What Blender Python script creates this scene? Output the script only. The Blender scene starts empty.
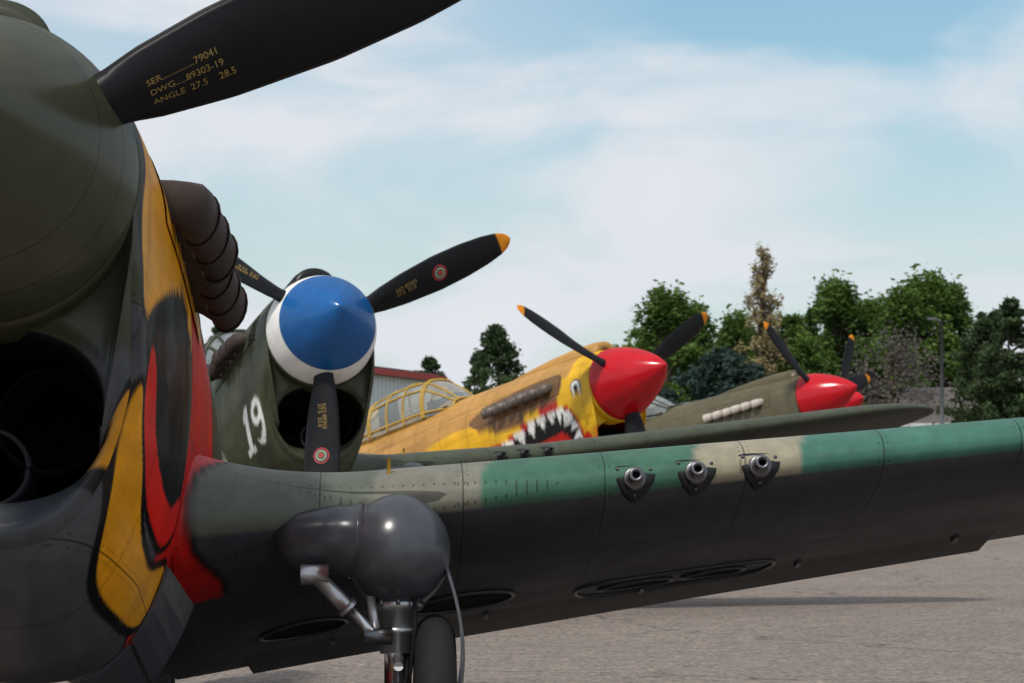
import bpy, math, random
import numpy as np
from mathutils import Matrix, Vector
sc=bpy.context.scene
random.seed(3); rng=np.random.default_rng(7)

# ------------------------------------------------------------ helpers
def new_mat(name):
    m=bpy.data.materials.new(name); m.use_nodes=True
    nt=m.node_tree; b=nt.nodes['Principled BSDF']
    return m,nt,b
def nd(nt,t,**kw):
    n=nt.nodes.new(t)
    for k,v in kw.items(): setattr(n,k,v)
    return n
def math_n(nt,op,a,b=None,c=None):
    n=nt.nodes.new('ShaderNodeMath'); n.operation=op
    for i,v in enumerate((a,b,c)):
        if v is None: continue
        if isinstance(v,(int,float)): n.inputs[i].default_value=v
        else: nt.links.new(v,n.inputs[i])
    return n.outputs[0]
def mixc(nt,f,a,b,bt='MIX'):
    n=nt.nodes.new('ShaderNodeMix'); n.data_type='RGBA'; n.blend_type=bt
    for i,v in ((0,f),(6,a),(7,b)):
        if isinstance(v,(int,float)): n.inputs[i].default_value=v
        elif isinstance(v,tuple): n.inputs[i].default_value=(*v,1) if len(v)==3 else v
        else: nt.links.new(v,n.inputs[i])
    return n.outputs[2]
def simple(name,col,rough=.5,metal=0,var=.25,scale=8,bump=0.0,coat=0,spec=.5):
    m,nt,b=new_mat(name)
    tc=nd(nt,'ShaderNodeTexCoord'); nz=nd(nt,'ShaderNodeTexNoise'); nz.inputs['Scale'].default_value=scale; nz.inputs['Detail'].default_value=6
    nt.links.new(tc.outputs['Object'],nz.inputs['Vector'])
    dark=tuple(c*(1-var) for c in col); lite=tuple(min(1,c*(1+var)) for c in col)
    nt.links.new(mixc(nt,nz.outputs['Fac'],dark,lite),b.inputs['Base Color'])
    mr=nd(nt,'ShaderNodeMapRange'); mr.inputs[3].default_value=max(0,rough-.1); mr.inputs[4].default_value=min(1,rough+.12)
    nt.links.new(nz.outputs['Fac'],mr.inputs[0]); nt.links.new(mr.outputs[0],b.inputs['Roughness'])
    b.inputs['Metallic'].default_value=metal; b.inputs['Specular IOR Level'].default_value=spec
    b.inputs['Coat Weight'].default_value=coat
    if bump:
        bp=nd(nt,'ShaderNodeBump'); bp.inputs['Strength'].default_value=bump; bp.inputs['Distance'].default_value=.01
        nt.links.new(nz.outputs['Fac'],bp.inputs['Height']); nt.links.new(bp.outputs[0],b.inputs['Normal'])
    return m
def paint(name,axA,pA,axB,pB,offA=0,offB=0,rough=.36,lines=True,attr='Col',base=None,rivet=.034,gl=(.035,.13),dirt=1.0):
    """satin aircraft paint: vertex colour + dirt + panel lines + rivets, weak satin gloss"""
    m,nt,b=new_mat(name)
    if base is None:
        at=nd(nt,'ShaderNodeVertexColor',layer_name=attr); col=at.outputs['Color']
    else: col=base
    tc=nd(nt,'ShaderNodeTexCoord'); sp=nd(nt,'ShaderNodeSeparateXYZ'); nt.links.new(tc.outputs['Object'],sp.inputs[0])
    nz=nd(nt,'ShaderNodeTexNoise'); nz.inputs['Scale'].default_value=2.3; nz.inputs['Detail'].default_value=9; nz.inputs['Roughness'].default_value=.65
    nt.links.new(tc.outputs['Object'],nz.inputs['Vector'])
    mp=nd(nt,'ShaderNodeMapping'); mp.inputs['Scale'].default_value=(1.2,14,14); nt.links.new(tc.outputs['Object'],mp.inputs[0])
    n2=nd(nt,'ShaderNodeTexNoise'); n2.inputs['Scale'].default_value=1.5; n2.inputs['Detail'].default_value=5; nt.links.new(mp.outputs[0],n2.inputs['Vector'])
    f1=nd(nt,'ShaderNodeMapRange'); f1.inputs[1].default_value=.3; f1.inputs[2].default_value=.7; f1.inputs[3].default_value=1-.30*dirt; f1.inputs[4].default_value=1.14; nt.links.new(nz.outputs['Fac'],f1.inputs[0])
    f2=nd(nt,'ShaderNodeMapRange'); f2.inputs[1].default_value=.3; f2.inputs[2].default_value=.7; f2.inputs[3].default_value=1-.18*dirt; f2.inputs[4].default_value=1.06; nt.links.new(n2.outputs['Fac'],f2.inputs[0])
    f=math_n(nt,'MULTIPLY',f1.outputs[0],f2.outputs[0])
    h=None
    if lines:
        cA=sp.outputs[axA]; cB=sp.outputs[axB]
        def dist(c,p,off):
            t=math_n(nt,'ADD',math_n(nt,'DIVIDE',c,p),off+100.5)
            return math_n(nt,'MULTIPLY',math_n(nt,'ABSOLUTE',math_n(nt,'SUBTRACT',math_n(nt,'FRACT',t),.5)),p)
        dA=dist(cA,pA,offA); dB=dist(cB,pB,offB)
        lnA=math_n(nt,'LESS_THAN',dA,.0026); lnB=math_n(nt,'LESS_THAN',dB,.0026)
        ln=math_n(nt,'MAXIMUM',lnA,lnB)
        rA=math_n(nt,'MULTIPLY',math_n(nt,'LESS_THAN',math_n(nt,'ABSOLUTE',math_n(nt,'SUBTRACT',dA,.016)),.0034),math_n(nt,'LESS_THAN',dist(cB,rivet,0),.0038))
        rB=math_n(nt,'MULTIPLY',math_n(nt,'LESS_THAN',math_n(nt,'ABSOLUTE',math_n(nt,'SUBTRACT',dB,.016)),.0034),math_n(nt,'LESS_THAN',dist(cA,rivet,0),.0038))
        rv=math_n(nt,'MAXIMUM',rA,rB)
        f=math_n(nt,'MULTIPLY',f,math_n(nt,'SUBTRACT',1,math_n(nt,'MULTIPLY',ln,.65)))
        f=math_n(nt,'MULTIPLY',f,math_n(nt,'SUBTRACT',1,math_n(nt,'MULTIPLY',rv,.5)))
        h=math_n(nt,'SUBTRACT',0,math_n(nt,'ADD',ln,math_n(nt,'MULTIPLY',rv,.5)))
    cb=nd(nt,'ShaderNodeCombineXYZ')
    for i in range(3): nt.links.new(f,cb.inputs[i])
    nt.links.new(mixc(nt,1.0,col,cb.outputs[0],'MULTIPLY'),b.inputs['Base Color'])
    mr=nd(nt,'ShaderNodeMapRange'); mr.inputs[1].default_value=.3; mr.inputs[2].default_value=.7; mr.inputs[3].default_value=rough+.1; mr.inputs[4].default_value=rough-.06
    nt.links.new(nz.outputs['Fac'],mr.inputs[0])
    b.inputs['Specular IOR Level'].default_value=0; b.inputs['Roughness'].default_value=.8
    bp=nd(nt,'ShaderNodeBump'); bp.inputs['Strength'].default_value=.35; bp.inputs['Distance'].default_value=.004
    n3=nd(nt,'ShaderNodeTexNoise'); n3.inputs['Scale'].default_value=3.5; n3.inputs['Detail'].default_value=1; nt.links.new(tc.outputs['Object'],n3.inputs['Vector'])
    hh=math_n(nt,'MULTIPLY',n3.outputs['Fac'],6.0)
    if h is not None: hh=math_n(nt,'ADD',hh,math_n(nt,'MULTIPLY',h,.5))
    nt.links.new(hh,bp.inputs['Height']); nt.links.new(bp.outputs[0],b.inputs['Normal'])
    g=nd(nt,'ShaderNodeBsdfGlossy'); nt.links.new(mr.outputs[0],g.inputs['Roughness']); nt.links.new(bp.outputs[0],g.inputs['Normal'])
    lw=nd(nt,'ShaderNodeLayerWeight'); lw.inputs['Blend'].default_value=.5; nt.links.new(bp.outputs[0],lw.inputs['Normal'])
    fp=math_n(nt,'ADD',math_n(nt,'MULTIPLY',math_n(nt,'POWER',lw.outputs['Facing'],3.0),gl[1]-gl[0]),gl[0])
    ms=nd(nt,'ShaderNodeMixShader'); nt.links.new(fp,ms.inputs[0]); nt.links.new(b.outputs[0],ms.inputs[1]); nt.links.new(g.outputs[0],ms.inputs[2])
    nt.links.new(ms.outputs[0],nt.nodes['Material Output'].inputs[0])
    return m

def link(o,parent=None):
    sc.collection.objects.link(o)
    if parent is not None: o.parent=parent
    return o
def mk(name,verts,faces,mat,parent=None,smooth=True,col=None,mats=None,midx=None):
    me=bpy.data.meshes.new(name)
    me.from_pydata([tuple(map(float,v)) for v in verts],[],[tuple(map(int,f)) for f in faces])
    if mats:
        for q in mats: me.materials.append(q)
        if midx is not None: me.polygons.foreach_set('material_index',np.asarray(midx,dtype=np.int32))
    elif mat: me.materials.append(mat)
    if smooth: me.polygons.foreach_set('use_smooth',[True]*len(me.polygons))
    if col is not None:
        a=me.color_attributes.new('Col','FLOAT_COLOR','POINT')
        c=np.ones((len(verts),4),dtype=np.float32); c[:,:3]=col; a.data.foreach_set('color',c.ravel())
    me.update()
    return link(bpy.data.objects.new(name,me),parent)
def gridfaces(nu,nv,closed=False,off=0,flip=False):
    i=np.arange(nu-1)[:,None]; j=np.arange(nv if closed else nv-1)[None,:]
    j2=(j+1)%nv
    a=i*nv+j; b=i*nv+j2; c=(i+1)*nv+j2; d=(i+1)*nv+j
    F=np.stack([np.broadcast_to(x,(nu-1,j.shape[1])).ravel() for x in ((a,d,c,b) if flip else (a,b,c,d))],1)+off
    return F
def tube_geo(pts,radii,seg=14,caps=True,flat=1.0):
    pts=[Vector(p) for p in pts]; V=[];F=[]
    up=Vector((0.13,.21,.97)).normalized()
    for i,p in enumerate(pts):
        t=(pts[min(i+1,len(pts)-1)]-pts[max(i-1,0)]).normalized()
        x=t.cross(up)
        if x.length<.05: x=t.cross(Vector((1,0,0)))
        x.normalize(); y=x.cross(t).normalized()
        for k in range(seg):
            a=2*math.pi*k/seg
            V.append(p+x*math.cos(a)*radii[i]*flat+y*math.sin(a)*radii[i])
    n=len(pts)
    F=[tuple(f) for f in gridfaces(n,seg,True)]
    if caps:
        F.append(tuple(range(seg))); F.append(tuple(range((n-1)*seg,n*seg))[::-1])
    return V,F
def tube(name,pts,radii,mat,parent=None,seg=16,caps=True,flat=1.0,smooth=True):
    if isinstance(radii,(int,float)): radii=[radii]*len(pts)
    V,F=tube_geo(pts,radii,seg,caps,flat)
    o=mk(name,V,F,mat,parent,smooth)
    if smooth:
        for p in o.data.polygons[-2:] if caps else []: p.use_smooth=False
    return o
def multi(name,parts,mat,parent=None,smooth=True):
    V=[];F=[]
    for v,f in parts:
        o=len(V); V+=list(v); F+=[tuple(i+o for i in q) for q in f]
    return mk(name,V,F,mat,parent,smooth)
def box_geo(x0,x1,y0,y1,z0,z1):
    V=[(x,y,z) for x in (x0,x1) for y in (y0,y1) for z in (z0,z1)]
    F=[(0,1,3,2),(4,6,7,5),(0,4,5,1),(2,3,7,6),(0,2,6,4),(1,5,7,3)]
    return V,F
def box(name,x0,x1,y0,y1,z0,z1,mat,parent=None):
    V,F=box_geo(x0,x1,y0,y1,z0,z1); return mk(name,V,F,mat,parent,False)
def revolve(name,prof,mat,parent=None,axis='x',seg=48,center=(0,0,0),col=None,sy=1,sz=1):
    V=[]
    for (a,r) in prof:
        for k in range(seg):
            t=2*math.pi*k/seg
            if axis=='x': V.append((center[0]+a,center[1]+r*math.cos(t)*sy,center[2]+r*math.sin(t)*sz))
            elif axis=='y': V.append((center[0]+r*math.cos(t)*sy,center[1]+a,center[2]+r*math.sin(t)*sz))
            else: V.append((center[0]+r*math.cos(t),center[1]+r*math.sin(t),center[2]+a))
    F=gridfaces(len(prof),seg,True)
    cc=None
    if col is not None: cc=np.repeat(np.array(col),seg,axis=0)
    return mk(name,V,F,mat,parent,True,cc)
def curve_fn(xs,ys,w=.12):
    X=np.linspace(xs[0]-1,xs[-1]+1,4000); Y=np.interp(X,xs,ys)
    k=int(w/(X[1]-X[0])); 
    if k>1:
        g=np.hanning(2*k+3); g/=g.sum(); Yp=np.pad(Y,k+1,mode='edge'); Y=np.convolve(Yp,g,'valid')
    return lambda x: np.interp(x,X,Y)
def cr(pts,n=8):
    P=np.array(pts,float); out=[]; N=len(P)
    for i in range(N):
        p0,p1,p2,p3=P[i-1],P[i],P[(i+1)%N],P[(i+2)%N]
        for t in np.linspace(0,1,n,endpoint=False):
            out.append(.5*((2*p1)+(-p0+p2)*t+(2*p0-5*p1+4*p2-p3)*t*t+(-p0+3*p1-3*p2+p3)*t**3))
    return np.array(out)
def poly_sd(x,y,poly):
    poly=np.asarray(poly,float); d=np.full(x.shape,1e9); ins=np.zeros(x.shape,bool)
    N=len(poly)
    for i in range(N):
        ax,ay=poly[i]; bx,by=poly[(i+1)%N]
        ex,ey=bx-ax,by-ay; L=ex*ex+ey*ey+1e-12
        t=np.clip(((x-ax)*ex+(y-ay)*ey)/L,0,1)
        d=np.minimum(d,(x-ax-t*ex)**2+(y-ay-t*ey)**2)
        c=((ay>y)!=(by>y))&(x<(bx-ax)*(y-ay)/((by-ay) if abs(by-ay)>1e-9 else 1e-9)+ax)
        ins^=c
    return np.where(ins,1,-1)*np.sqrt(d)
def lay(C,mask,col):
    m=np.clip(mask,0,1)[...,None]; return C*(1-m)+np.array(col)*m
AA=.006
def shp(C,x,y,poly,col,outline=None,ow=.02,extra=1):
    sd=poly_sd(x,y,poly)
    if outline is not None: C=lay(C,np.clip((sd+ow)/AA+.5,0,1)*extra,outline)
    return lay(C,np.clip(sd/AA+.5,0,1)*extra,col)

# ------------------------------------------------------------ materials
fus_mat=paint('fuselage_paint',0,.53,2,.61,offA=.28,offB=.55,rough=.22,gl=(.04,.15))
wing_mat=paint('wing_paint',1,.47,0,.58,offA=.12,offB=.2,rough=.38,gl=(.035,.16))
plain_mat=paint('fairing_paint',0,1,1,1,lines=False,rough=.30)
spin_mat=paint('spinner_paint',0,1,1,1,lines=False,rough=.22,gl=(.045,.20),dirt=.5)
blade_mat=paint('propeller_blade_paint',0,1,1,1,lines=False,rough=.42,gl=(.02,.12))
grey_paint=paint('grey_paint',0,1,1,1,lines=False,base=(.062,.067,.078,1),rough=.26,gl=(.05,.30))
olive_mat=paint('olive_paint',0,1,1,1,lines=False,base=(.052,.056,.034,1),rough=.36)
black_mat=simple('black_metal',(.010,.010,.011),.42,.0,spec=.35)
dark_mat=simple('dark_interior',(.004,.004,.005),.9,spec=.1)
duct_mat=simple('duct_metal',(.03,.032,.036),.6,0,spec=.2)
chrome=simple('oleo_chrome',(.62,.62,.64),.2,1,.1,20)
alu=simple('bare_aluminium',(.46,.46,.47),.34,.85,.2,12)
steel=simple('gun_steel',(.16,.16,.17),.38,1,.3,30)
exh_brown=simple('exhaust_steel',(.042,.027,.022),.62,.0,.5,9,.6,spec=.35)
exh_mid=simple('exhaust_weathered',(.12,.095,.08),.5,.4,.5,25,.3)
exh_pale=simple('exhaust_ash',(.50,.44,.38),.6,.1,.4,25,.3)
rubber=simple('tire_rubber',(.014,.014,.015),.8,0,.3,14,.3,spec=.3)
marking=simple('yellow_stencil',(.30,.20,.05),.7,0,.3,60)
brass=simple('brass_rod',(.5,.3,.05),.4,.6)
mark_mats={k:simple('mark_paint_%s'%k,c,.5,0,.05) for k,c in (('red',(.42,.03,.03)),('dark',(.02,.02,.02)),('cream',(.6,.52,.42)),('green',(.05,.16,.08)))}
glass,gnt,gb=new_mat('canopy_glass')
gb.inputs['Base Color'].default_value=(.82,.9,.88,1); gb.inputs['Transmission Weight'].default_value=.8; gb.inputs['Roughness'].default_value=.05; gb.inputs['IOR'].default_value=1.3

# ------------------------------------------------------------ aircraft shape
zt_f=curve_fn([0,.5,1,2,2.75,4.3,5,6,7,8,8.8],[.435,.47,.50,.545,.57,.62,.66,.58,.5,.42,.34],.3)
zb_f=curve_fn([0,.25,.5,1.0,1.5,1.75,2.2,3,4.5,6,7,8,8.8],[-.97,-.99,-1.09,-1.20,-1.17,-1.06,-.92,-.86,-.74,-.36,-.12,.1,.24],.16)
w_f=curve_fn([0,.3,1,2,3,4,5,6.5,8,8.8],[.432,.455,.475,.48,.48,.46,.40,.28,.12,.03],.3)
def sect(s,th,sc_=1.0):
    w=w_f(s); zt=zt_f(s); zb=zb_f(s); fade=np.clip((s-5)/2.5,0,1)
    zc=fade*(zt+zb)/2
    c=np.cos(th); sn=np.sin(th)
    n=np.where(c>0,2.0,2.0+.75*(1-fade))
    y=w*np.sign(sn)*np.abs(sn)**(2/n)
    z=zc+np.where(c>0,(zt-zc)*np.abs(c)**(2/n),-(zc-zb)*np.abs(c)**(2/n))
    return y,z
def s0_f(th):
    c=-np.cos(th); t=np.clip((c-.12)/.35,0,1); t=t*t*(3-2*t)
    return .20*t+.10*np.clip(c,0,1)
def sideY(s,z):
    th=np.linspace(0,math.pi,400); y,zz=sect(np.full(400,float(s)),th)
    return float(np.interp(-z,-zz,y))

def chordf(r): return np.interp(r,[.3,.4,.5,.7,1.0,1.25,1.45,1.57,1.63,1.665,1.68],[.15,.17,.215,.262,.285,.268,.225,.175,.125,.07,.01])
TWO=[0.0]
def twist(r): return np.radians(np.interp(r,[.3,.6,1,1.68],[48,40,30,21])-TWO[0])
def blade_pt(theta,r,c,front,hubx=.17,off=0):
    er=np.array([0,math.cos(theta),math.sin(theta)]); et=np.array([0,-math.sin(theta),math.cos(theta)]); ex=np.array([1.,0,0])
    b=float(twist(r)); ec=math.cos(b)*et+math.sin(b)*ex; en=math.cos(b)*ex-math.sin(b)*et
    ch=float(chordf(r)); tk=float(np.interp(r,[.3,.45,.8,1.68],[.075,.05,.026,.008]))
    q=max(0,1-(2*c)**2)**.5 if r<.42 else max(0,1-abs(2*c)**2.2)
    h=tk*q if front else -tk*.35*q
    return np.array([hubx,0,0])+r*er+c*ch*ec+(h+off)*en

def txt_mesh(body,size):
    cu=bpy.data.curves.new('t','FONT'); cu.body=body; cu.size=size; cu.align_x='LEFT'; cu.resolution_u=3
    ob=bpy.data.objects.new('t',cu); sc.collection.objects.link(ob)
    bpy.context.view_layer.update()
    me=bpy.data.meshes.new_from_object(ob.evaluated_get(bpy.context.evaluated_depsgraph_get()))
    V=np.array([v.co[:] for v in me.vertices]); F=[tuple(p.vertices) for p in me.polygons]
    bpy.data.objects.remove(ob); bpy.data.meshes.remove(me)
    return V,F

FLAP=3.47
def wing_surf(X,Y,U,dz=0):
    c=2.86-.27*Y; le=1.80+.045*Y; t=np.interp(Y,[0,5.7],[.15,.10])
    q=np.clip((Y-4.75)/(5.68-4.75),0,1); k=np.sqrt(np.clip(1-q**2.2,0.0005,1))
    le=le+c*.42*(1-k); c=c*k
    e=np.clip((1.05-Y)/.65,0,1)**2
    le=le-.20*e; c=c+.20*e
    yt=5*t*(.2969*np.sqrt(X)-.126*X-.3516*X**2+.2843*X**3-.1015*X**4)+.0015
    cam=.02*np.where(X<.4,(.8*X-X**2)/.16,((.2)+.8*X-X**2)/.36)
    zz=(cam+np.where(U>.5,yt,-yt))*c*(1+.35*e)
    S=le+X*c
    Z=-.58+dz+math.tan(math.radians(6.3))*(Y-.5)+zz-X*c*(.018-.0075*(Y-.8))
    flap=(Y<FLAP)&(Y>.55)
    Z=Z-np.where(flap,np.clip((X-.80)/.20,0,1)*.035,0)
    return S,Z
def airfoil_wing(name,P,side,y0,y1,camo,mat,lod=1.0,dz=0,parent=None,wk=1.0,wd=0.0):
    ny=int(260*lod) ; nx=int(70*lod)
    y=np.linspace(y0,y1,ny)
    y=np.unique(np.concatenate([y,[FLAP-.005,FLAP+.005],np.linspace(y1-.9,y1,int(40*lod))])); ny=len(y)
    xs=.5*(1-np.cos(np.linspace(0,math.pi,nx)))
    xa=np.concatenate([xs[::-1],xs[1:]]); up=np.concatenate([np.ones(nx),np.zeros(nx-1)])
    X,Y=np.meshgrid(xa,y); U=np.broadcast_to(up,X.shape)
    S,Z=wing_surf(X,Y,U,dz)
    Z=Z+wd*np.clip(Y-2.2,0,9)
    V=np.stack([-S,Y*side*(1+(wk-1)*np.clip(Y/3,0,1)),Z],-1).reshape(-1,3)
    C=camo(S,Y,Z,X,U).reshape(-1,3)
    F=gridfaces(ny,X.shape[1],False,flip=(side>0))
    cap=[tuple(range((ny-1)*X.shape[1],ny*X.shape[1]))]
    return mk(name,V,list(map(tuple,F))+cap,mat,parent,True,C)
def under_pt(s,y,dz,off):
    xg=np.linspace(0,1,200); S,Z=wing_surf(xg,np.full(200,y),np.zeros(200),dz)
    return float(np.interp(s,S,Z))-off

def make_plane(cfg):
    TWO[0]=cfg.get('tw',0.0)
    P=bpy.data.objects.new('fighter_plane',None); sc.collection.objects.link(P)
    psi=math.radians(cfg['psi']); p=math.radians(cfg['pitch']); wdz=cfg.get('wdz',0)
    Fv=Vector((math.sin(psi)*math.cos(p),-math.cos(psi)*math.cos(p),math.sin(p)))
    Lv=Vector((math.cos(psi),math.sin(psi),0)); Uv=Fv.cross(Lv)
    M=Matrix(((Fv.x,Lv.x,Uv.x,cfg['hub'][0]),(Fv.y,Lv.y,Uv.y,cfg['hub'][1]),(Fv.z,Lv.z,Uv.z,cfg['hub'][2]),(0,0,0,1)))
    P.matrix_world=M; Mi=M.inverted()
    lod=cfg['lod']; fl=1.45 if lod==1 else lod
    # fuselage skin
    nth=int(340*fl)//2*2; ns=int(330*fl)
    th=np.linspace(0,2*math.pi,nth,endpoint=False)
    u=np.concatenate([np.linspace(0,2.9,ns),np.linspace(2.9,8.8,50)[1:]])
    s0=s0_f(th)
    Ug,Tg=np.meshgrid(u,th,indexing='ij'); S=Ug+s0[None,:]*np.clip(1-Ug/1.2,0,1)
    Y,Z=sect(S,Tg)
    lipk=1-.06*np.exp(-Ug/.035)
    zc0=np.where(np.cos(Tg)<0,-.45,0)*np.clip(-np.cos(Tg)*3,0,1)
    Y=Y*lipk; Z=zc0+(Z-zc0)*lipk
    C=cfg['paint'](S,Y,Z)
    V=np.stack([-S,Y,Z],-1).reshape(-1,3)
    mk('fuselage',V,gridfaces(len(u),nth,True,flip=False),fus_mat,P,True,C.reshape(-1,3))
    # rolled intake lip: from the skin edge round to the oval mouth
    e_y=Y[0];e_z=Z[0]
    sg=np.sign(np.sin(th)); 
    oy=.335*sg*np.abs(np.sin(th))**.85; oz=-.615+.225*np.sign(np.cos(th))*np.abs(np.cos(th))**.85
    low=np.clip((-np.cos(th)-.05)/.3,0,1)
    rows=[];fr=[]
    for t in np.linspace(0,1,14):
        yy=e_y+(oy-e_y)*t; zz=e_z+(oz-e_z)*t
        bul=-.055*math.sin(math.pi*t**.75)
        Sx=s0+bul*low+t*(.10*(1-low)+.015*low)+.02*t*t
        rows.append(np.stack([-Sx,yy,zz],-1)); fr.append(t)
    base_s=np.where(low>.5,s0+.035,s0+.12)
    for ds,k in ((.02,.985),(.08,.965),(.5,.95)):
        rows.append(np.stack([-(base_s+ds),oy*k,-.615+(oz+.615)*k],-1)); fr.append(2)
    lipcol=cfg['paint'](s0+.02,e_y,e_z); chin=np.array(cfg['chin'])
    cols=[]
    for f_,rw in zip(fr,rows):
        cc_=lipcol*(1-min(f_,1))+chin*min(f_,1) if f_<=1 else np.tile(chin*.12,(nth,1))
        if f_<=1:
            up_=np.clip((rw[:,2]+.47)/.02,0,1)[:,None]; cc_=cc_*(1-up_)+np.array(cfg['ring'])*up_
        cols.append(cc_)
    cols[14]=cols[14]*3
    mk('intake_lip',np.concatenate(rows),gridfaces(len(rows),nth,True,flip=True),plain_mat,P,True,np.concatenate(cols))
    mk('radiator_core',[(-.78,.43*math.cos(t),-.6+.4*math.sin(t)) for t in np.linspace(0,2*math.pi,48,endpoint=False)],[tuple(range(48))],dark_mat,P,False)
    for (yy,zz,rr,mm) in ((.165,-.60,.14,dark_mat),(-.165,-.60,.14,dark_mat),(0,-.735,.10,duct_mat)):
        revolve('radiator_duct',[(-.36,rr),(-.345,rr+.01),(-.37,rr+.016),(-.6,rr+.016)],mm,P,center=(0,yy,zz),seg=32)
        revolve('duct_interior',[(-.36,rr),(-.7,rr*.9),(-.7,.01)],dark_mat,P,center=(0,yy,zz),seg=32)
    oc=cfg['ring']
    revolve('nose_ring',[(.0,.30),(.0,.405),(-.006,.424),(-.05,.43),(-.25,.41)],plain_mat,P,seg=72,col=[oc]*5)
    # top carburettor scoop
    rows=[];cl=[]
    sc_s=[.10,.085,.10,.25,.6,1.0,1.5,1.95]; hh=[.045,.10,.135,.15,.145,.12,.07,.0]; ww=[.06,.135,.165,.17,.17,.165,.14,.07]
    for s_,h_,w_ in zip(sc_s,hh,ww):
        t=np.linspace(-.15,math.pi+.15,30)
        base=float(zt_f(s_))-.03
        rows.append(np.stack([np.full(30,-s_),w_*np.cos(t),base+h_*np.sin(t)*1.0],-1)); cl.append(np.tile(np.array(cfg['scoop']),(30,1)))
    cl[0]=cl[0]*.1
    mk('carburettor_scoop',np.concatenate(rows),gridfaces(8,30,False,flip=True),plain_mat,P,True,np.concatenate(cl))
    mk('scoop_mouth',[(-.105,.06*2.1*math.cos(t),float(zt_f(.1))-.02+.085*math.sin(t)) for t in np.linspace(0,math.pi,20)],[tuple(range(20))],dark_mat,P,False)
    # spinner
    SL=cfg.get('SL',.78); e1,e2=cfg.get('se',(1.6,.84))
    def rs(x): return .424*(max(0,1-(x/SL)**e1))**e2
    xs=np.linspace(0,1,90)**.9*SL; pr=[];cc=[]
    for x in xs:
        pr.append((x+.012,max(rs(x),.0005)))
        cc.append(cfg['spin'](x))
    pr=[(.006,.36),(.006,.415)]+pr; cc=[cc[0]]*2+cc
    revolve('spinner',pr,spin_mat,P,seg=96,col=cc)
    if cfg.get('seam'):
        for x in (.16,.30):
            revolve('spinner_seam',[(x+.010,rs(x)-.003),(x+.012,rs(x)+.0006),(x+.0155,rs(x+.003)-.001)],black_mat,P,seg=96)
    # blades
    for th0 in (cfg['prop'],cfg['prop']+120,cfg['prop']+240):
        t0=math.radians(th0)
        rr=np.concatenate([np.linspace(.3,1.5,36),np.linspace(1.52,1.68,14)]); cs=np.linspace(.5,-.5,15)
        V=[];C=[]
        for r in rr:
            ring=[blade_pt(t0,r,c,True) for c in cs]+[blade_pt(t0,r,c,False) for c in cs[::-1][1:-1]]
            V+=ring; C+=[(.80,.27,.012) if r>1.575 else (.009,.009,.011)]*len(ring)
        n=len(cs)*2-2
        F=list(map(tuple,gridfaces(len(rr),n,True)))+[tuple(range((len(rr)-1)*n,len(rr)*n))]
        mk('propeller_blade',V,F,blade_mat,P,True,np.array(C))
        if lod>=.5:
            lines=["SER...............79041","DWG.....89303-19","ANGLE  27.5    28.5"] if lod==1 else ["NO 89303","27.5  52.0"]
            for i,l in enumerate(lines):
                V2,F2=txt_mesh(l,.029 if lod==1 else .045)
                V3=[blade_pt(t0,(.49 if lod==1 else .62)+v[0],( (.012-.036*i)+v[1])/.262,True,off=.003) for v in V2]
                mk('blade_stencil',V3,F2,marking,P,False)
            if lod<1:
              for j,(r1,key) in enumerate(((.062,'red'),(.051,'dark'),(.041,'cream'),(.034,'green'),(.020,'red'))):
                rc=1.02; tt=np.linspace(0,2*math.pi,28,endpoint=False)
                V3=[blade_pt(t0,rc+r1*math.cos(t),(r1*math.sin(t))/float(chordf(rc)),True,off=.003+.0025*j) for t in tt]
                mk('blade_mark',V3,[tuple(range(28))],mark_mats[key],P,False)
    # exhaust stacks
    xr=cfg.get('xr',1.0)
    for sd in (1,-1):
        parts=[];ends=[]
        for i in range(6):
            s_=.64+.195*i; zz=.13
            y=sideY(s_,zz); o_=.012*((i*7)%3-1)
            pts=[(-s_,sd*(y-.06),zz),(-s_-.005,sd*(y+.02),zz),(-s_-.02,sd*(y+.055),zz-.003),(-s_-.05,sd*(y+.085+o_*.5),zz-.006),(-s_-.09,sd*(y+.102+o_),zz-.010),(-s_-.135,sd*(y+.108+o_),zz-.014)]
            parts.append(tube_geo(pts,[.052*xr,.052*xr,.056*xr,.064*xr,.067*xr,.066*xr],18,True,.66))
            parts.append(tube_geo([pts[-1],(pts[-1][0]-.008,pts[-1][1]+sd*.002,pts[-1][2])],[.071*xr,.071*xr],18,True,.70))
            ends.append((pts[-1][0]-.0095,pts[-1][1]+sd*.002,pts[-1][2]))
        multi('exhaust_stacks',parts,cfg['exh'],P)
        multi('exhaust_openings',[tube_geo([q,(q[0]-.002,q[1],q[2])],[.058*xr,.058*xr],14,True,.62) for q in ends],dark_mat,P)
        Vp=[];
        for s_ in np.linspace(.5,1.9,14):
            for zz in np.linspace(.02,.25,6): Vp.append((-s_,sd*(sideY(s_,zz)+.006),zz))
        mk('exhaust_shroud',Vp,gridfaces(14,6,False,flip=(sd>0)),plain_mat,P,True,np.tile(np.array(cfg['shroud']),(84,1)))
        # perforated heat plate ahead of the stacks
        hp=[]
        for a_ in np.linspace(.30,.46,5):
            for zz in np.linspace(.03,.21,6):
                yy=sideY(a_,zz)+.002; hp.append(tube_geo([(-a_,sd*yy,zz),(-a_,sd*(yy+.004),zz)],[.010,.010],8,True))
        if lod<1 and lod>.5: multi('perforated_plate',hp,dark_mat,P,False)
        parts=[]
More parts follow.
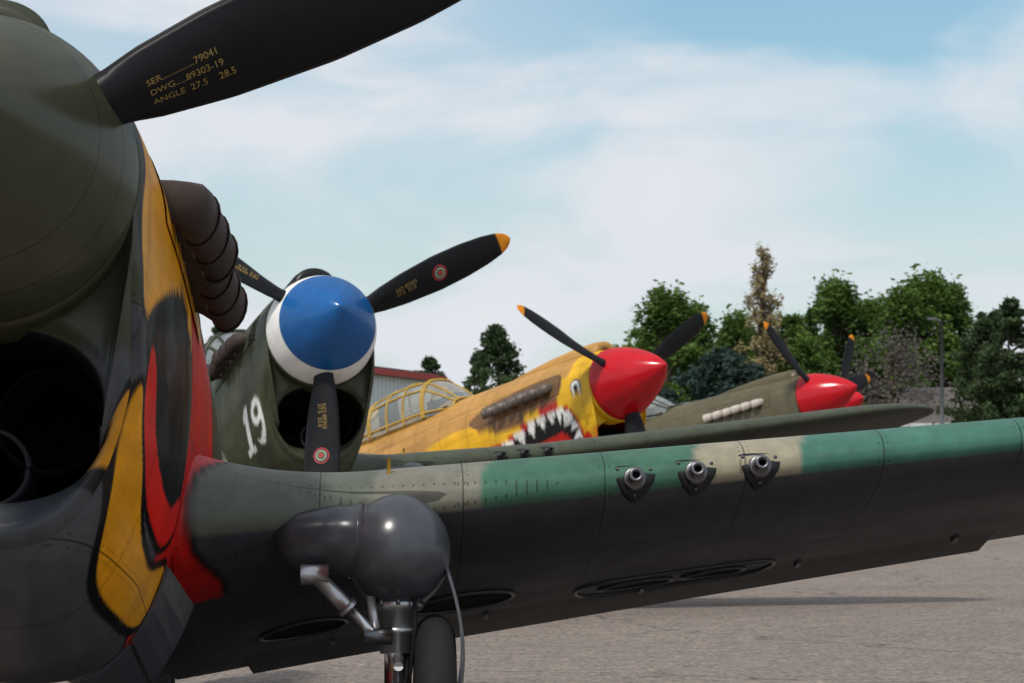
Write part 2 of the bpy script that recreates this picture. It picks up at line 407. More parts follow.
        for a0,a1 in ((126,147),(148.5,168)):
            V=[]
            for s_,ex in ((1.50,.006),(1.86,.085)):
                for a in np.linspace(a0,a1,5):
                    y,z=sect(np.array([1.50]),np.array([math.radians(a)])); nrm=np.array([y[0],z[0]+.4]); nrm/=np.linalg.norm(nrm)
                    for o in (0,.012): V.append((-s_,sd*(y[0]+nrm[0]*(ex+o)),z[0]+nrm[1]*(ex+o)))
            F=[]
            for i in range(4):
                F+=[(2*i,2*i+2,2*i+12,2*i+10),(2*i+1,2*i+11,2*i+13,2*i+3),(2*i+10,2*i+12,2*i+13,2*i+11),(2*i,2*i+1,2*i+3,2*i+2)]
            F+=[(0,10,11,1),(8,9,19,18)]
            parts.append((V,F))
        multi('cowl_flaps',parts,cfg['under_mat'],P,False)
    # wings
    for sd in (1,-1):
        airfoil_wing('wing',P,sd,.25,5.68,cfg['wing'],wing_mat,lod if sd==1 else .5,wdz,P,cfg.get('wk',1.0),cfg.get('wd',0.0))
        if lod==1:
            for (cs,cy,rs_,ry) in ((3.25,1.38,.24,.20),(3.52,2.06,.10,.14),(3.52,2.36,.10,.12),(3.30,.80,.22,.16)):
                V=[]; 
                for k in np.linspace(0,1,5):
                    for a in np.linspace(0,2*math.pi,40,endpoint=False):
                        s_=cs+rs_*k*math.cos(a); y_=cy+ry*k*math.sin(a)
                        V.append((-s_,sd*y_,under_pt(s_,y_,wdz,.004)))
                mk('wing_opening',V,gridfaces(5,40,True),dark_mat,P,False)
                V=[(-(cs+rs_*math.cos(a)),sd*(cy+ry*math.sin(a)),under_pt(cs+rs_*math.cos(a),cy+ry*math.sin(a),wdz,.006)) for a in np.linspace(0,2*math.pi,41)]
                tube('opening_rim',V,[.008]*41,grey_paint,P,6,False)
            q=cr([(3.34,1.86),(3.70,1.88),(3.74,2.2),(3.68,2.55),(3.36,2.55),(3.30,2.2)],10)
            V=[(-a_,sd*b_,under_pt(a_,b_,wdz,.004)) for a_,b_ in list(q)+[q[0]]]
            tube('access_panel_edge',V,[.009]*len(V),grey_paint,P,6,False)
            # hinge brackets along the flap line
            parts=[]
            for y_ in (.9,1.5,2.1,2.7,3.3,4.0,4.7):
                s_=float(1.80+.045*y_+.79*(2.86-.27*y_)); z_=under_pt(s_,y_,wdz,.0)
                parts.append(box_geo(-s_-.05,-s_+.05,sd*y_-.008,sd*y_+.008,z_-.018,z_+.01))
            multi('hinge_brackets',parts,grey_paint,P,False)
        # guns
        for gy in (1.92,2.125,2.34):
            le=1.80+.045*gy; gz=-.58+wdz+math.tan(math.radians(6.3))*(gy-.5)-.012
            yy=gy*sd
            outl=cr([(-.068,.050),(0,.056),(.068,.050),(.076,.02),(.045,-.035),(0,-.062),(-.045,-.035),(-.076,.02)],4)
            V=[];
            for lay_,(xo,k) in enumerate(((-.11,1.0),(-.008,1.0),(.004,.93),(.006,.55))):
                for q in outl: V.append((-le+xo-abs(q[1]*k)*.35,yy+q[0]*k,gz+q[1]*k))
            n=len(outl); F=list(map(tuple,gridfaces(4,n,True)))+[tuple(range(3*n,4*n))]
            mk('gun_fairing',V,F,black_mat,P,True)
            revolve('gun_barrel',[(-.02,.038),(.03,.038),(.034,.034),(.034,.024),(.085,.024),(.088,.021),(.088,.013),(.0,.012)],steel if lod==1 else black_mat,P,center=(-le,yy,gz),seg=28)
            revolve('gun_bore',[(.07,.0125),(.07,.0005)],dark_mat,P,center=(-le,yy,gz),seg=20)
            for q in ((-.055,.038),(.055,.038),(0,-.050)):
                revolve('fairing_screw',[(-.02,.006),(-.002,.006),(.0,.0005)],steel,P,center=(-le,yy+q[0],gz+q[1]),seg=8)
        # landing gear pod
        gs=1.88; gy=1.14; gz=-.68+wdz
        V=[];n1,n2=44,44
        for i in range(n1):
            t=i/(n1-1)
            a=math.pi*.5*min(1,t/.22)
            s_=gs-.19+ (.19*(1-math.cos(a)) if t<.22 else .19+(t-.22)/.78*1.5)
            r=.172*math.sin(a) if t<.22 else .172*(1-((t-.22)/.78)**1.7)**.8
            zc=gz+(0 if t<.22 else .12*((t-.22)/.78))
            for k in range(n2):
                b=2*math.pi*k/n2
                V.append((-s_,sd*gy+max(r,.0005)*math.cos(b),zc+max(r,.0005)*math.sin(b)*(1.0 if math.sin(b)<0 else 1.12)))
        mk('gear_pod',V,gridfaces(n1,n2,True),grey_paint,P)
        pts=[(-gs-.02,sd*(gy-.345),gz+.045),(-gs-.0,sd*(gy-.34),gz+.045),(-gs+.0,sd*(gy-.325),gz+.045),(-gs+.01,sd*(gy-.2),gz+.042),(-gs+.0,sd*(gy-.05),gz+.03)]
        tube('pivot_fairing',pts,[.04,.085,.10,.115,.13],grey_paint,P,32)
        tube('pod_band',[(-gs,sd*(gy-.135),gz+.036),(-gs,sd*(gy-.130),gz+.036),(-gs,sd*(gy-.115),gz+.036)],[.126,.131,.131],grey_paint,P,36)
        if lod==1:
            parts=[]
            for k in range(12):
                a=2*math.pi*k/12; c_=Vector((-gs+.118*math.cos(a),sd*(gy-.16),gz+.038+.118*math.sin(a))); parts.append(tube_geo([c_,c_+Vector((.006*math.cos(a),0,.006*math.sin(a)))],[.005,.005],6,True))
            multi('pod_screws',parts,steel,P,False)
        # strut
        top=M@Vector((-gs,sd*gy,gz)); hf=Vector((Fv.x,Fv.y,0)).normalized()
        R=.37; bot=Vector((top.x,top.y,R))+hf*.06
        tl=Mi@top; bl=Mi@bot; d=bl-tl
        tube('strut_socket',[tl+d*.1,tl+d*.29],[.10,.078],grey_paint,P,28)
        tube('strut_collar',[tl+d*.275,tl+d*.28,tl+d*.33,tl+d*.335],[.066,.076,.076,.06],alu,P,28)
        tube('oleo_piston',[tl+d*.33,tl+d*.92],[.045,.045],chrome,P,28)
        tube('oleo_cylinder',[tl+d*.33,tl+d*.58,tl+d*.585],[.060,.060,.05],alu,P,28)
        tube('cylinder_band',[tl+d*.44,tl+d*.445,tl+d*.47,tl+d*.475],[.058,.067,.067,.058],alu,P,28)
        for k in range(8):
            a=k*math.pi/4; e=Vector((math.cos(a)*.077,math.sin(a)*.077,0)); tube('collar_bolt',[tl+d*.285+e,tl+d*.325+e],[.008,.008],steel,P,6)
        tube('brake_line',[tl+d*.2+Vector((.07,sd*.05,0)),tl+d*.45+Vector((.085,sd*.055,0)),tl+d*.7+Vector((.07,sd*.04,0)),tl+d*.95+Vector((.05,sd*.02,0))],.007,rubber,P,8)
        a0=tl+Vector((.10,-sd*.27,-.09)); a1=tl+d*.50+Vector((.06,-sd*.07,0))
        tube('retraction_arm',[a0,a0.lerp(a1,.55)],[.026,.026],alu,P,16)
        tube('retraction_rod',[a0.lerp(a1,.5),a1],[.017,.017],chrome,P,16)
        tube('arm_clevis',[a0.lerp(a1,.5),a0.lerp(a1,.56)],[.036,.036],alu,P,16)
        tube('arm_pin',[a0+Vector((0,-.045,0)),a0+Vector((0,.045,0))],[.032,.032],alu,P,16)
        tube('arm_pin',[a1+Vector((0,-.04,0)),a1+Vector((0,.05,0))],[.028,.028],steel,P,16)
        b0=tl+d*.27+Vector((.05,-sd*.09,0)); tube('side_brace',[b0,a1],[.016,.016],alu,P,12)
        for k in (.62,.78):
            tube('torque_link',[tl+d*k+Vector((.03,0,0)),tl+d*.7+Vector((.15,0,0))],[.02,.016],alu,P,10)
        wy=sd*.120; wc=bl+Vector((-.05,wy,0))
        tp=[];
        for k in range(25):
            a=math.pi*(k/24)-math.pi/2
            tp.append((.068*math.sin(a)*1.0,.27+.10*max(0,math.cos(a))**.8))
        tp=[(-.06,.24)]+tp+[(.06,.24)]
        revolve('wheel_tire',tp,rubber,P,'y',56,center=tuple(wc))
        for q in (-1,1):
            revolve('wheel_hub',[(q*.05,.245),(q*.045,.20),(q*.03,.19),(q*.03,.06),(q*.06,.05),(q*.06,.001)],alu,P,'y',40,center=tuple(wc))
        tube('axle',[bl,wc],[.04,.04],steel,P,16)
        V=[];NP=18
        for i in range(NP):
            t=i/(NP-1); zz=-.05-.66*t; yy=.15+.05*math.sin(math.pi*min(1,t*1.2)); xx=.05+.06*math.sin(math.pi*t); wd_=.20*math.sin(math.pi*(.12+.76*t))
            for o in (0,.010):
                V+=[(tl.x+xx,sd*(gy+yy+o),tl.z+zz),(tl.x+xx-wd_,sd*(gy+yy+o+.01),tl.z+zz)]
        F=[]
        for i in range(NP-1):
            b=4*i; F+=[(b,b+1,b+5,b+4),(b+2,b+6,b+7,b+3),(b,b+4,b+6,b+2),(b+1,b+3,b+7,b+5)]
        F+=[(0,2,3,1),(4*NP-4,4*NP-3,4*NP-1,4*NP-2)]
        mk('gear_door',V,F,grey_paint,P,False)
    tube('wing_marker_rod',[(-1.98,1.11,-.45+wdz),(-1.98,1.11,-.34+wdz)],[.007,.007],brass,P,8)
    # tail surfaces
    for sd in (1,-1):
        V=[];C=[]
        ys=np.linspace(0,1.95,16); xa=np.concatenate([np.linspace(1,0,12),np.linspace(0,1,12)[1:]]); upf=[1]*12+[-1]*11
        for y in ys:
            k=math.sqrt(max(.002,1-(max(0,y-1.2)/.75)**2.4)); c=1.25*k; le=7.35+.12*y+(1-k)*.5
            for x,uu in zip(xa,upf):
                yt=5*.09*(.2969*math.sqrt(x)-.126*x-.3516*x*x+.2843*x**3-.1015*x**4)
                V.append((-(le+x*c),sd*y,.33+uu*yt*c)); C.append(cfg['tailcol'])
        mk('tailplane',V,gridfaces(16,23,False),wing_mat,P,True,np.array(C))
    V=[];C=[]
    zs=np.linspace(.2,1.62,18)
    for z in zs:
        q=(z-.2)/1.42; k=math.sqrt(max(.003,1-max(0,(q-.35)/.65)**2.3)); c=(1.75-.35*q)*k; le=7.35+.55*q+(1-k)*.75
        for x,uu in zip(xa,upf):
            yt=5*.08*(.2969*math.sqrt(x)-.126*x-.3516*x*x+.2843*x**3-.1015*x**4)
            V.append((-(le+x*c),uu*yt*c,z)); C.append(cfg['tailcol'])
    mk('tail_fin',V,gridfaces(18,23,False),wing_mat,P,True,np.array(C))
    twt=M@Vector((-7.2,0,-.02)); twl=Mi@Vector((twt.x,twt.y,.16))
    tube('tail_wheel_strut',[Vector((-7.1,0,0)),twl],[.03,.03],alu,P,12)
    revolve('tail_wheel',[(-.05,.06),(-.055,.13),(-.03,.16),(.03,.16),(.055,.13),(.05,.06)],rubber,P,'y',28,center=tuple(twl))
    # canopy
    cs_s=[2.70,2.95,3.2,3.6,4.0,4.35,4.75,5.2]; top=[.57,.78,.95,1.0,1.0,.97,.86,.68]; hw=[.24,.30,.335,.345,.345,.34,.30,.2]
    tf=curve_fn(cs_s,top,.05); hf_=curve_fn(cs_s,hw,.05); NB=26
    def can(s_,k):
        t=math.pi*k; h=float(hf_(s_)); tp_=float(tf(s_)); b=float(zt_f(s_))-.13
        return np.array([-s_, h*math.copysign(abs(math.cos(t))**.8,math.cos(t)), b+(tp_-b)*abs(math.sin(t))**.75])
    ss=np.linspace(2.7,5.2,40); V=[can(s_,k) for s_ in ss for k in np.linspace(0,1,NB)]
    mk('canopy_glass',V,gridfaces(40,NB,False,flip=True),glass,P)
    parts=[]
    for s_ in (2.72,3.2,3.24,3.6,3.95,4.32,4.36,5.15):
        parts.append(tube_geo([can(s_,k)*np.array([1,1.012,1.006]) for k in np.linspace(0,1,24)],[.018]*24,6,False))
    for k in (.02,.22,.34,.66,.78,.98):
        sr=(2.7,4.36) if k in(.34,.66) else (2.7,5.2)
        parts.append(tube_geo([can(s_,k)*np.array([1,1.012,1.006]) for s_ in np.linspace(*sr,24)],[.015]*24,6,False))
    multi('canopy_frame',parts,cfg['frame_mat'],P)
    multi('pilot_seat',[box_geo(-4.2,-4.1,-.22,.22,.0,.86),box_geo(-4.1,-3.6,-.22,.22,.2,.3),box_geo(-3.15,-3.05,-.3,.3,.3,.64)],dark_mat,P,False)
    mk('cockpit_floor',[(-2.8,-.3,.5),(-2.8,.3,.5),(-5,.2,.5),(-5,-.2,.5)],[(0,1,2,3)],dark_mat,P,False)
    tube('antenna_mast',[(-5.3,0,.62),(-5.35,0,1.1)],[.018,.008],black_mat,P,8)
    return P,M

# ------------------------------------------------------------ paint schemes
OL=np.array((.052,.055,.032)); GR=np.array((.076,.081,.092))
YEL=(.84,.35,.010); BLK=(.005,.005,.006); RED=(.60,.012,.010)
def base2(S,Y,Z,up,lo,zb=-.3,k=.0):
    C=np.zeros(S.shape+(3,))+np.array(up)
    wob=.04*np.sin(S*4)+.02*np.sin(S*11)
    return lay(C,np.clip(((zb+wob+k*S)-Z)/.03+.5,0,1),lo)
def paint1(S,Y,Z):
    C=base2(S,Y,Z,OL,GR,-.36)
    C=shp(C,S,Z,cr([(.07,.38),(.10,.15),(.05,-.08),(.09,-.24),(.2,-.34),(.5,-.26),(.9,-.12),(1.4,-.06),(1.7,-.15),(2.05,.0),(2.2,.3),(1.5,.46),(.5,.45)]),YEL,BLK,.026)
    C=shp(C,S,Z,cr([(1.52,.10),(2.0,.16),(2.7,.0),(2.8,-.6),(2.5,-1.05),(1.5,-1.05),(1.15,-.92),(1.3,-.7),(1.52,-.55),(1.60,-.2),(1.5,.0)]),RED,BLK,.016)
    C=shp(C,S,Z,cr([(.27,-.52),(.42,-.62),(.75,-.82),(1.1,-.88),(1.5,-.80),(1.62,-.86),(1.45,-.99),(1.0,-1.04),(.60,-1.0),(.37,-.86),(.27,-.70)]),YEL,BLK,.030)
    C=shp(C,S,Z,cr([(.22,-.34),(.5,-.20),(.95,-.06),(1.25,-.03),(1.45,-.14),(1.53,-.38),(1.5,-.58),(1.2,-.76),(.8,-.72),(.5,-.57),(.3,-.46)]),BLK)
    C=shp(C,S,Z,cr([(.33,-.40),(.46,-.42),(.62,-.57),(.95,-.66),(1.25,-.66),(1.5,-.58),(1.5,-.68),(1.2,-.79),(.8,-.77),(.5,-.65),(.35,-.54)]),(.72,.018,.012),BLK,.026)
    C=shp(C,S,Z,cr([(.62,-.28),(.8,-.22),(.95,-.26),(.82,-.38),(.68,-.38)]),(.03,.03,.034))
    return C
def paint2(S,Y,Z):
    C=base2(S,Y,Z,(.062,.068,.036),(.062,.068,.038),-.5)
    st=(Y<0)*1.0
    W=(.88,.88,.85)
    def gx(x): return .88-x
    one=[(0.0,.10),(.08,.18),(.17,.18),(.17,-.14),(.23,-.14),(.23,-.18),(.0,-.18),(.0,-.14),(.07,-.14),(.07,.08)]
    P1=[(gx(x),z*1.0-.585) for x,z in one]
    C=shp(C,S,Z,P1,W,extra=st)
    cx=gx(.43); cz=-.585+.08
    A_,B_=.155,.105
    d=np.sqrt(((S-cx)/A_)**2+((Z-cz)/B_)**2)
    C=lay(C,(np.clip((1-d)/.05,0,1)*np.clip((d-.42)/.05,0,1))*st,W)
    d2=np.sqrt(((S-cx)/A_)**2+((Z-(-.585+.015))/.197)**2)
    m=np.clip((1-d2)/.05,0,1)*np.clip((d2-.60)/.05,0,1)*((S<cx)|(Z<-.71))*(Z<cz)
    C=lay(C,m*st,W)
    return C
def paint3(S,Y,Z):
    C=np.zeros(S.shape+(3,))+np.array((.88,.50,.02))
    TAN=(.56,.30,.08); BR=(.20,.105,.045)
    C=lay(C,np.clip((Z-(.16-.05*S+.05*np.sin(S*3)))/.03+.5,0,1)*np.clip((S-.32)/.03,0,1),TAN)
    C=shp(C,S,Z,cr([(.46,.16),(.6,.27),(1.3,.27),(1.9,.22),(2.2,.1),(1.9,-.06),(1.5,-.14),(.9,-.08),(.55,-.0)]),BR)
    up=[(.27,-.62),(.28,-.40),(.38,-.22),(.55,-.14),(.85,-.14),(1.2,-.21),(1.55,-.29),(1.9,-.32)]
    lo=[(1.6,-.45),(1.25,-.66),(.85,-.84),(.5,-.92),(.3,-.82)]
    m=cr(up+lo)
    C=shp(C,S,Z,m,BLK,(.55,.015,.015),.03)
    C=shp(C,S,Z,cr([(.4,-.60),(.6,-.42),(1.0,-.46),(1.4,-.43),(1.1,-.6),(.7,-.75),(.45,-.72)]),(.55,.015,.015))
    u=np.array(up)
    us=np.interp(np.linspace(0,1,200),np.linspace(0,1,len(u)),u[:,0]); uz=np.interp(np.linspace(0,1,200),np.linspace(0,1,len(u)),u[:,1])
    ks=np.linspace(8,192,12).astype(int)
    for a,b in zip(ks[:-1],ks[1:]):
        mid=(a+b)//2; tx,tz=us[b]-us[a],uz[b]-uz[a]; L=math.hypot(tx,tz); nx,nz=tz/L,-tx/L
        if nz>0: nx,nz=-nx,-nz
        if a<40: nx,nz=.8,-.25
        h=.17 if a<150 else .10
        C=shp(C,S,Z,[(us[a],uz[a]),(us[mid]+nx*h,uz[mid]+nz*h),(us[b],uz[b])],(.88,.88,.84))
    l=np.array([(1.7,-.42)]+lo+[(.27,-.7)])
    ls=np.interp(np.linspace(0,1,200),np.linspace(0,1,len(l)),l[:,0]); lz=np.interp(np.linspace(0,1,200),np.linspace(0,1,len(l)),l[:,1])
    ks=np.linspace(5,195,12).astype(int)
    for a,b in zip(ks[:-1],ks[1:]):
        mid=(a+b)//2
        C=shp(C,S,Z,[(ls[a],lz[a]),(ls[mid]-.02,lz[mid]+.13),(ls[b],lz[b])],(.88,.88,.84))
    d=np.hypot(S-.22,Z-.03)
    C=lay(C,np.clip((.095-d)/.01,0,1),BLK); C=lay(C,np.clip((.08-d)/.01,0,1),(.88,.88,.84))
    d=np.hypot(S-.22,Z-.02); C=lay(C,np.clip((.042-d)/.01,0,1),BLK)
    return C
def paint4(S,Y,Z):
    return base2(S,Y,Z,(.125,.108,.06),(.11,.096,.06),-.5)
def camo1(S,Y,Z,X,U):
    wv=.05*np.sin(S*2.2)+.25*(S-1.9)
    y=Y-wv
    stops=[(0,(.115,.13,.10)),(1.10,(.20,.195,.15)),(1.46,(.050,.145,.092)),(2.16,(.31,.28,.195)),(2.52,(.052,.165,.118)),(3.6,(.24,.23,.17)),(4.3,(.08,.14,.11))]
    C=np.zeros(S.shape+(3,))+np.array(stops[0][1])
    for st,c in stops[1:]: C=lay(C,np.clip((y-st)/.015+.5,0,1),c)
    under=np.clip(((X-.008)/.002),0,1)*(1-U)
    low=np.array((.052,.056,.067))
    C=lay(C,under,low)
    C=lay(C,np.clip(1-np.abs(X-.79)/.008,0,1)*(1-U),(.012,.012,.014))
    C=lay(C,np.clip((X-.79)/.006,0,1)*(1-U)*(Y<FLAP),(.028,.029,.034))
    edge=.51-.05*np.cos((S-1.62)*7)
    C=lay(C,np.clip((edge+.022-Y)/.012,0,1)*(X<.16),BLK); C=lay(C,np.clip((edge-Y)/.012,0,1)*(X<.16),RED)
    return C
def camoOl(c,l):
    def f(S,Y,Z,X,U):
        C=np.zeros(S.shape+(3,))+np.array(c)
        return lay(C,np.clip(((X-.010)/.002),0,1)*(1-U),np.array(l))
    return f
tan_frame=paint('frame_tan',0,1,1,1,lines=False,base=(.5,.32,.06,1))
redsp=lambda x:(.52,.004,.012)
def sp1(x): return (.052,.055,.032)
def sp2(x): return (.86,.84,.80) if x<.255 else (.010,.10,.31)
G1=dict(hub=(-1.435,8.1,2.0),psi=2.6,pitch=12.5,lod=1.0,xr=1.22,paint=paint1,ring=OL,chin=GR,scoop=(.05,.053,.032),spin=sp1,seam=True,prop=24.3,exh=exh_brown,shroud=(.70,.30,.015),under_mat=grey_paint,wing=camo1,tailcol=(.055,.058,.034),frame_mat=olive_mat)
G2=dict(hub=(-1.465,22.9,2.25),psi=16,pitch=13.8,lod=.6,SL=.70,se=(1.85,.78),paint=paint2,ring=(.05,.055,.03),chin=(.05,.055,.03),scoop=(.012,.012,.012),spin=sp2,prop=26,wdz=-.07,wk=1.09,wd=.045,exh=exh_brown,shroud=(.06,.062,.036),under_mat=olive_mat,wing=camoOl((.070,.080,.050),(.04,.044,.034)),tailcol=(.055,.058,.034),frame_mat=olive_mat)
G3=dict(hub=(1.21,34.5,2.18),psi=39,pitch=14.2,lod=.45,SL=.86,paint=paint3,ring=(.85,.5,.02),chin=(.5,.02,.02),scoop=(.56,.30,.08),spin=redsp,prop=30,exh=exh_mid,shroud=(.2,.11,.05),under_mat=tan_frame,wing=camoOl((.42,.25,.09),(.35,.4,.42)),tailcol=(.4,.24,.09),frame_mat=tan_frame)
G4=dict(hub=(4.88,49.0,2.34),psi=50,pitch=13.5,lod=.4,SL=.92,tw=24,paint=paint4,ring=(.12,.10,.055),chin=(.1,.088,.055),scoop=(.12,.10,.055),spin=redsp,prop=133,exh=exh_pale,shroud=(.12,.10,.055),under_mat=olive_mat,wing=camoOl((.10,.088,.055),(.2,.22,.24)),tailcol=(.1,.088,.055),frame_mat=olive_mat)
G5=dict(G4); G5.update(hub=(6.12,57.5,2.40),psi=46,prop=58,SL=.78)
for g in (G1,G2,G3,G4,G5): make_plane(g)

# ------------------------------------------------------------ ground
gm,nt,b=new_mat('concrete_apron')
tc=nd(nt,'ShaderNodeTexCoord')
def noise(sc_,det=6,r=.6,vec=None):
    n=nd(nt,'ShaderNodeTexNoise'); n.inputs['Scale'].default_value=sc_; n.inputs['Detail'].default_value=det; n.inputs['Roughness'].default_value=r
    nt.links.new(vec or tc.outputs['Object'],n.inputs['Vector']); return n.outputs['Fac']
n1=noise(.35,8); n2=noise(5,6,.7); n3=noise(22,5,.85)
c=mixc(nt,n1,(.21,.172,.145),(.38,.32,.272))
def ramp(v,a,b_,o0,o1):
    m=nd(nt,'ShaderNodeMapRange'); m.inputs[1].default_value=a; m.inputs[2].default_value=b_; m.inputs[3].default_value=o0; m.inputs[4].default_value=o1; nt.links.new(v,m.inputs[0]); return m.outputs[0]
def gmul(c,f):
    cb=nd(nt,'ShaderNodeCombineXYZ')
    for i in range(3): nt.links.new(f,cb.inputs[i])
    return mixc(nt,1.0,c,cb.outputs[0],'MULTIPLY')
c=gmul(c,ramp(n2,.3,.7,.66,1.2)); c=gmul(c,ramp(n3,.40,.56,.35,1.2))
vo=nd(nt,'ShaderNodeTexVoronoi',feature='DISTANCE_TO_EDGE'); vo.inputs['Scale'].default_value=.22
nn=nd(nt,'ShaderNodeTexNoise'); nn.inputs['Scale'].default_value=1.2; nt.links.new(tc.outputs['Object'],nn.inputs['Vector'])
va=nd(nt,'ShaderNodeVectorMath',operation='ADD'); nt.links.new(tc.outputs['Object'],va.inputs[0]); nt.links.new(nn.outputs['Color'],va.inputs[1]); nt.links.new(va.outputs[0],vo.inputs['Vector'])
c=gmul(c,ramp(vo.outputs['Distance'],.0,.006,.45,1.0))
nt.links.new(c,b.inputs['Base Color']); b.inputs['Roughness'].default_value=.9; b.inputs['Specular IOR Level'].default_value=.2
bp=nd(nt,'ShaderNodeBump'); bp.inputs['Strength'].default_value=.9; bp.inputs['Distance'].default_value=.018; nt.links.new(n3,bp.inputs['Height']); nt.links.new(bp.outputs[0],b.inputs['Normal'])
mk('ground',[(-2500,-500,0),(2500,-500,0),(2500,4000,0),(-2500,4000,0)],[(0,1,2,3)],gm,None,False)
grass=simple('grass',(.07,.085,.035),.95,0,.4,.4)
mk('grass_field',[(-2500,98,.004),(2500,98,.004),(2500,4000,.004),(-2500,4000,.004)],[(0,1,2,3)],grass,None,False)

# ------------------------------------------------------------ buildings
wallm=simple('metal_siding_white',(.70,.71,.71),.6,0,.08,1.5)
redm=simple('red_trim',(.45,.045,.035),.5,0,.15)
brick=simple('brick_wall',(.20,.11,.075),.9,0,.35,3)
roofm=simple('shingle_roof',(.12,.105,.095),.9,0,.3,4)
winm=simple('window_dark',(.03,.035,.04),.15,0,.2)
white=simple('white_trim',(.7,.7,.68),.6,0,.08)
B=bpy.data.objects.new('hangar_building',None); sc.collection.objects.link(B); B.location=(-4.2,123.5,0); B.rotation_euler=(0,0,math.radians(77))
box('walls',-20,4.8,0,16,0,4.95,wallm,B)
box('roof_fascia',-20.3,5.1,-.3,16.3,4.96,5.20,redm,B)
multi('siding_ribs',[box_geo(-20+i*.6,-19.95+i*.6,-.04,-.002,0,4.95) for i in range(41)],wallm,B,False)
for i in range(3): box('hangar_door',-18+i*7,-13+i*7,-.08,-.045,0,2.7,redm if i%2 else winm,B)
box('roof_slab',-20,4.8,0,16,5.205,5.3,roofm,B)
H=bpy.data.objects.new('brick_house',None); sc.collection.objects.link(H); H.location=(20.5,132,0); H.rotation_euler=(0,0,math.radians(-8))
box('walls',-4.2,3.6,0,8,0,3.3,brick,H)
mk('roof',[(-4.7,-.6,3.2),(4.1,-.6,3.2),(4.1,8.6,3.2),(-4.7,8.6,3.2),(-3.2,4,4.95),(2.6,4,4.95)],[(0,1,5,4),(1,2,5),(2,3,4,5),(3,0,4),(0,3,2,1)],roofm,H,False)
box('gutter',-4.72,4.12,-.72,-.61,3.1,3.25,white,H)
for x in (-3.2,-1.2,2.0):
    box('window',x,x+1.1,-.03,-.003,1.2,2.5,winm,H); box('window_sill',x-.1,x+1.2,-.09,-.003,1.08,1.19,white,H)
box('door',.6,1.5,-.035,-.003,0,2.1,white,H)
box('chimney',1,1.7,3,3.7,4.2,5.5,brick,H)
polem=simple('pole_metal',(.16,.16,.17),.5,.6)
L=bpy.data.objects.new('street_lamp',None); sc.collection.objects.link(L); L.location=(17.2,120,0)
tube('pole',[(0,0,0),(0,0,7.2)],[.10,.06],polem,L,10); tube('arm',[(0,0,7.15),(-.3,0,7.25)],[.04,.03],polem,L,8)
box('lamp_head',-.55,-.2,-.12,.12,7.2,7.30,polem,L)
box('base',-.2,.2,-.2,.2,0,.3,polem,L)

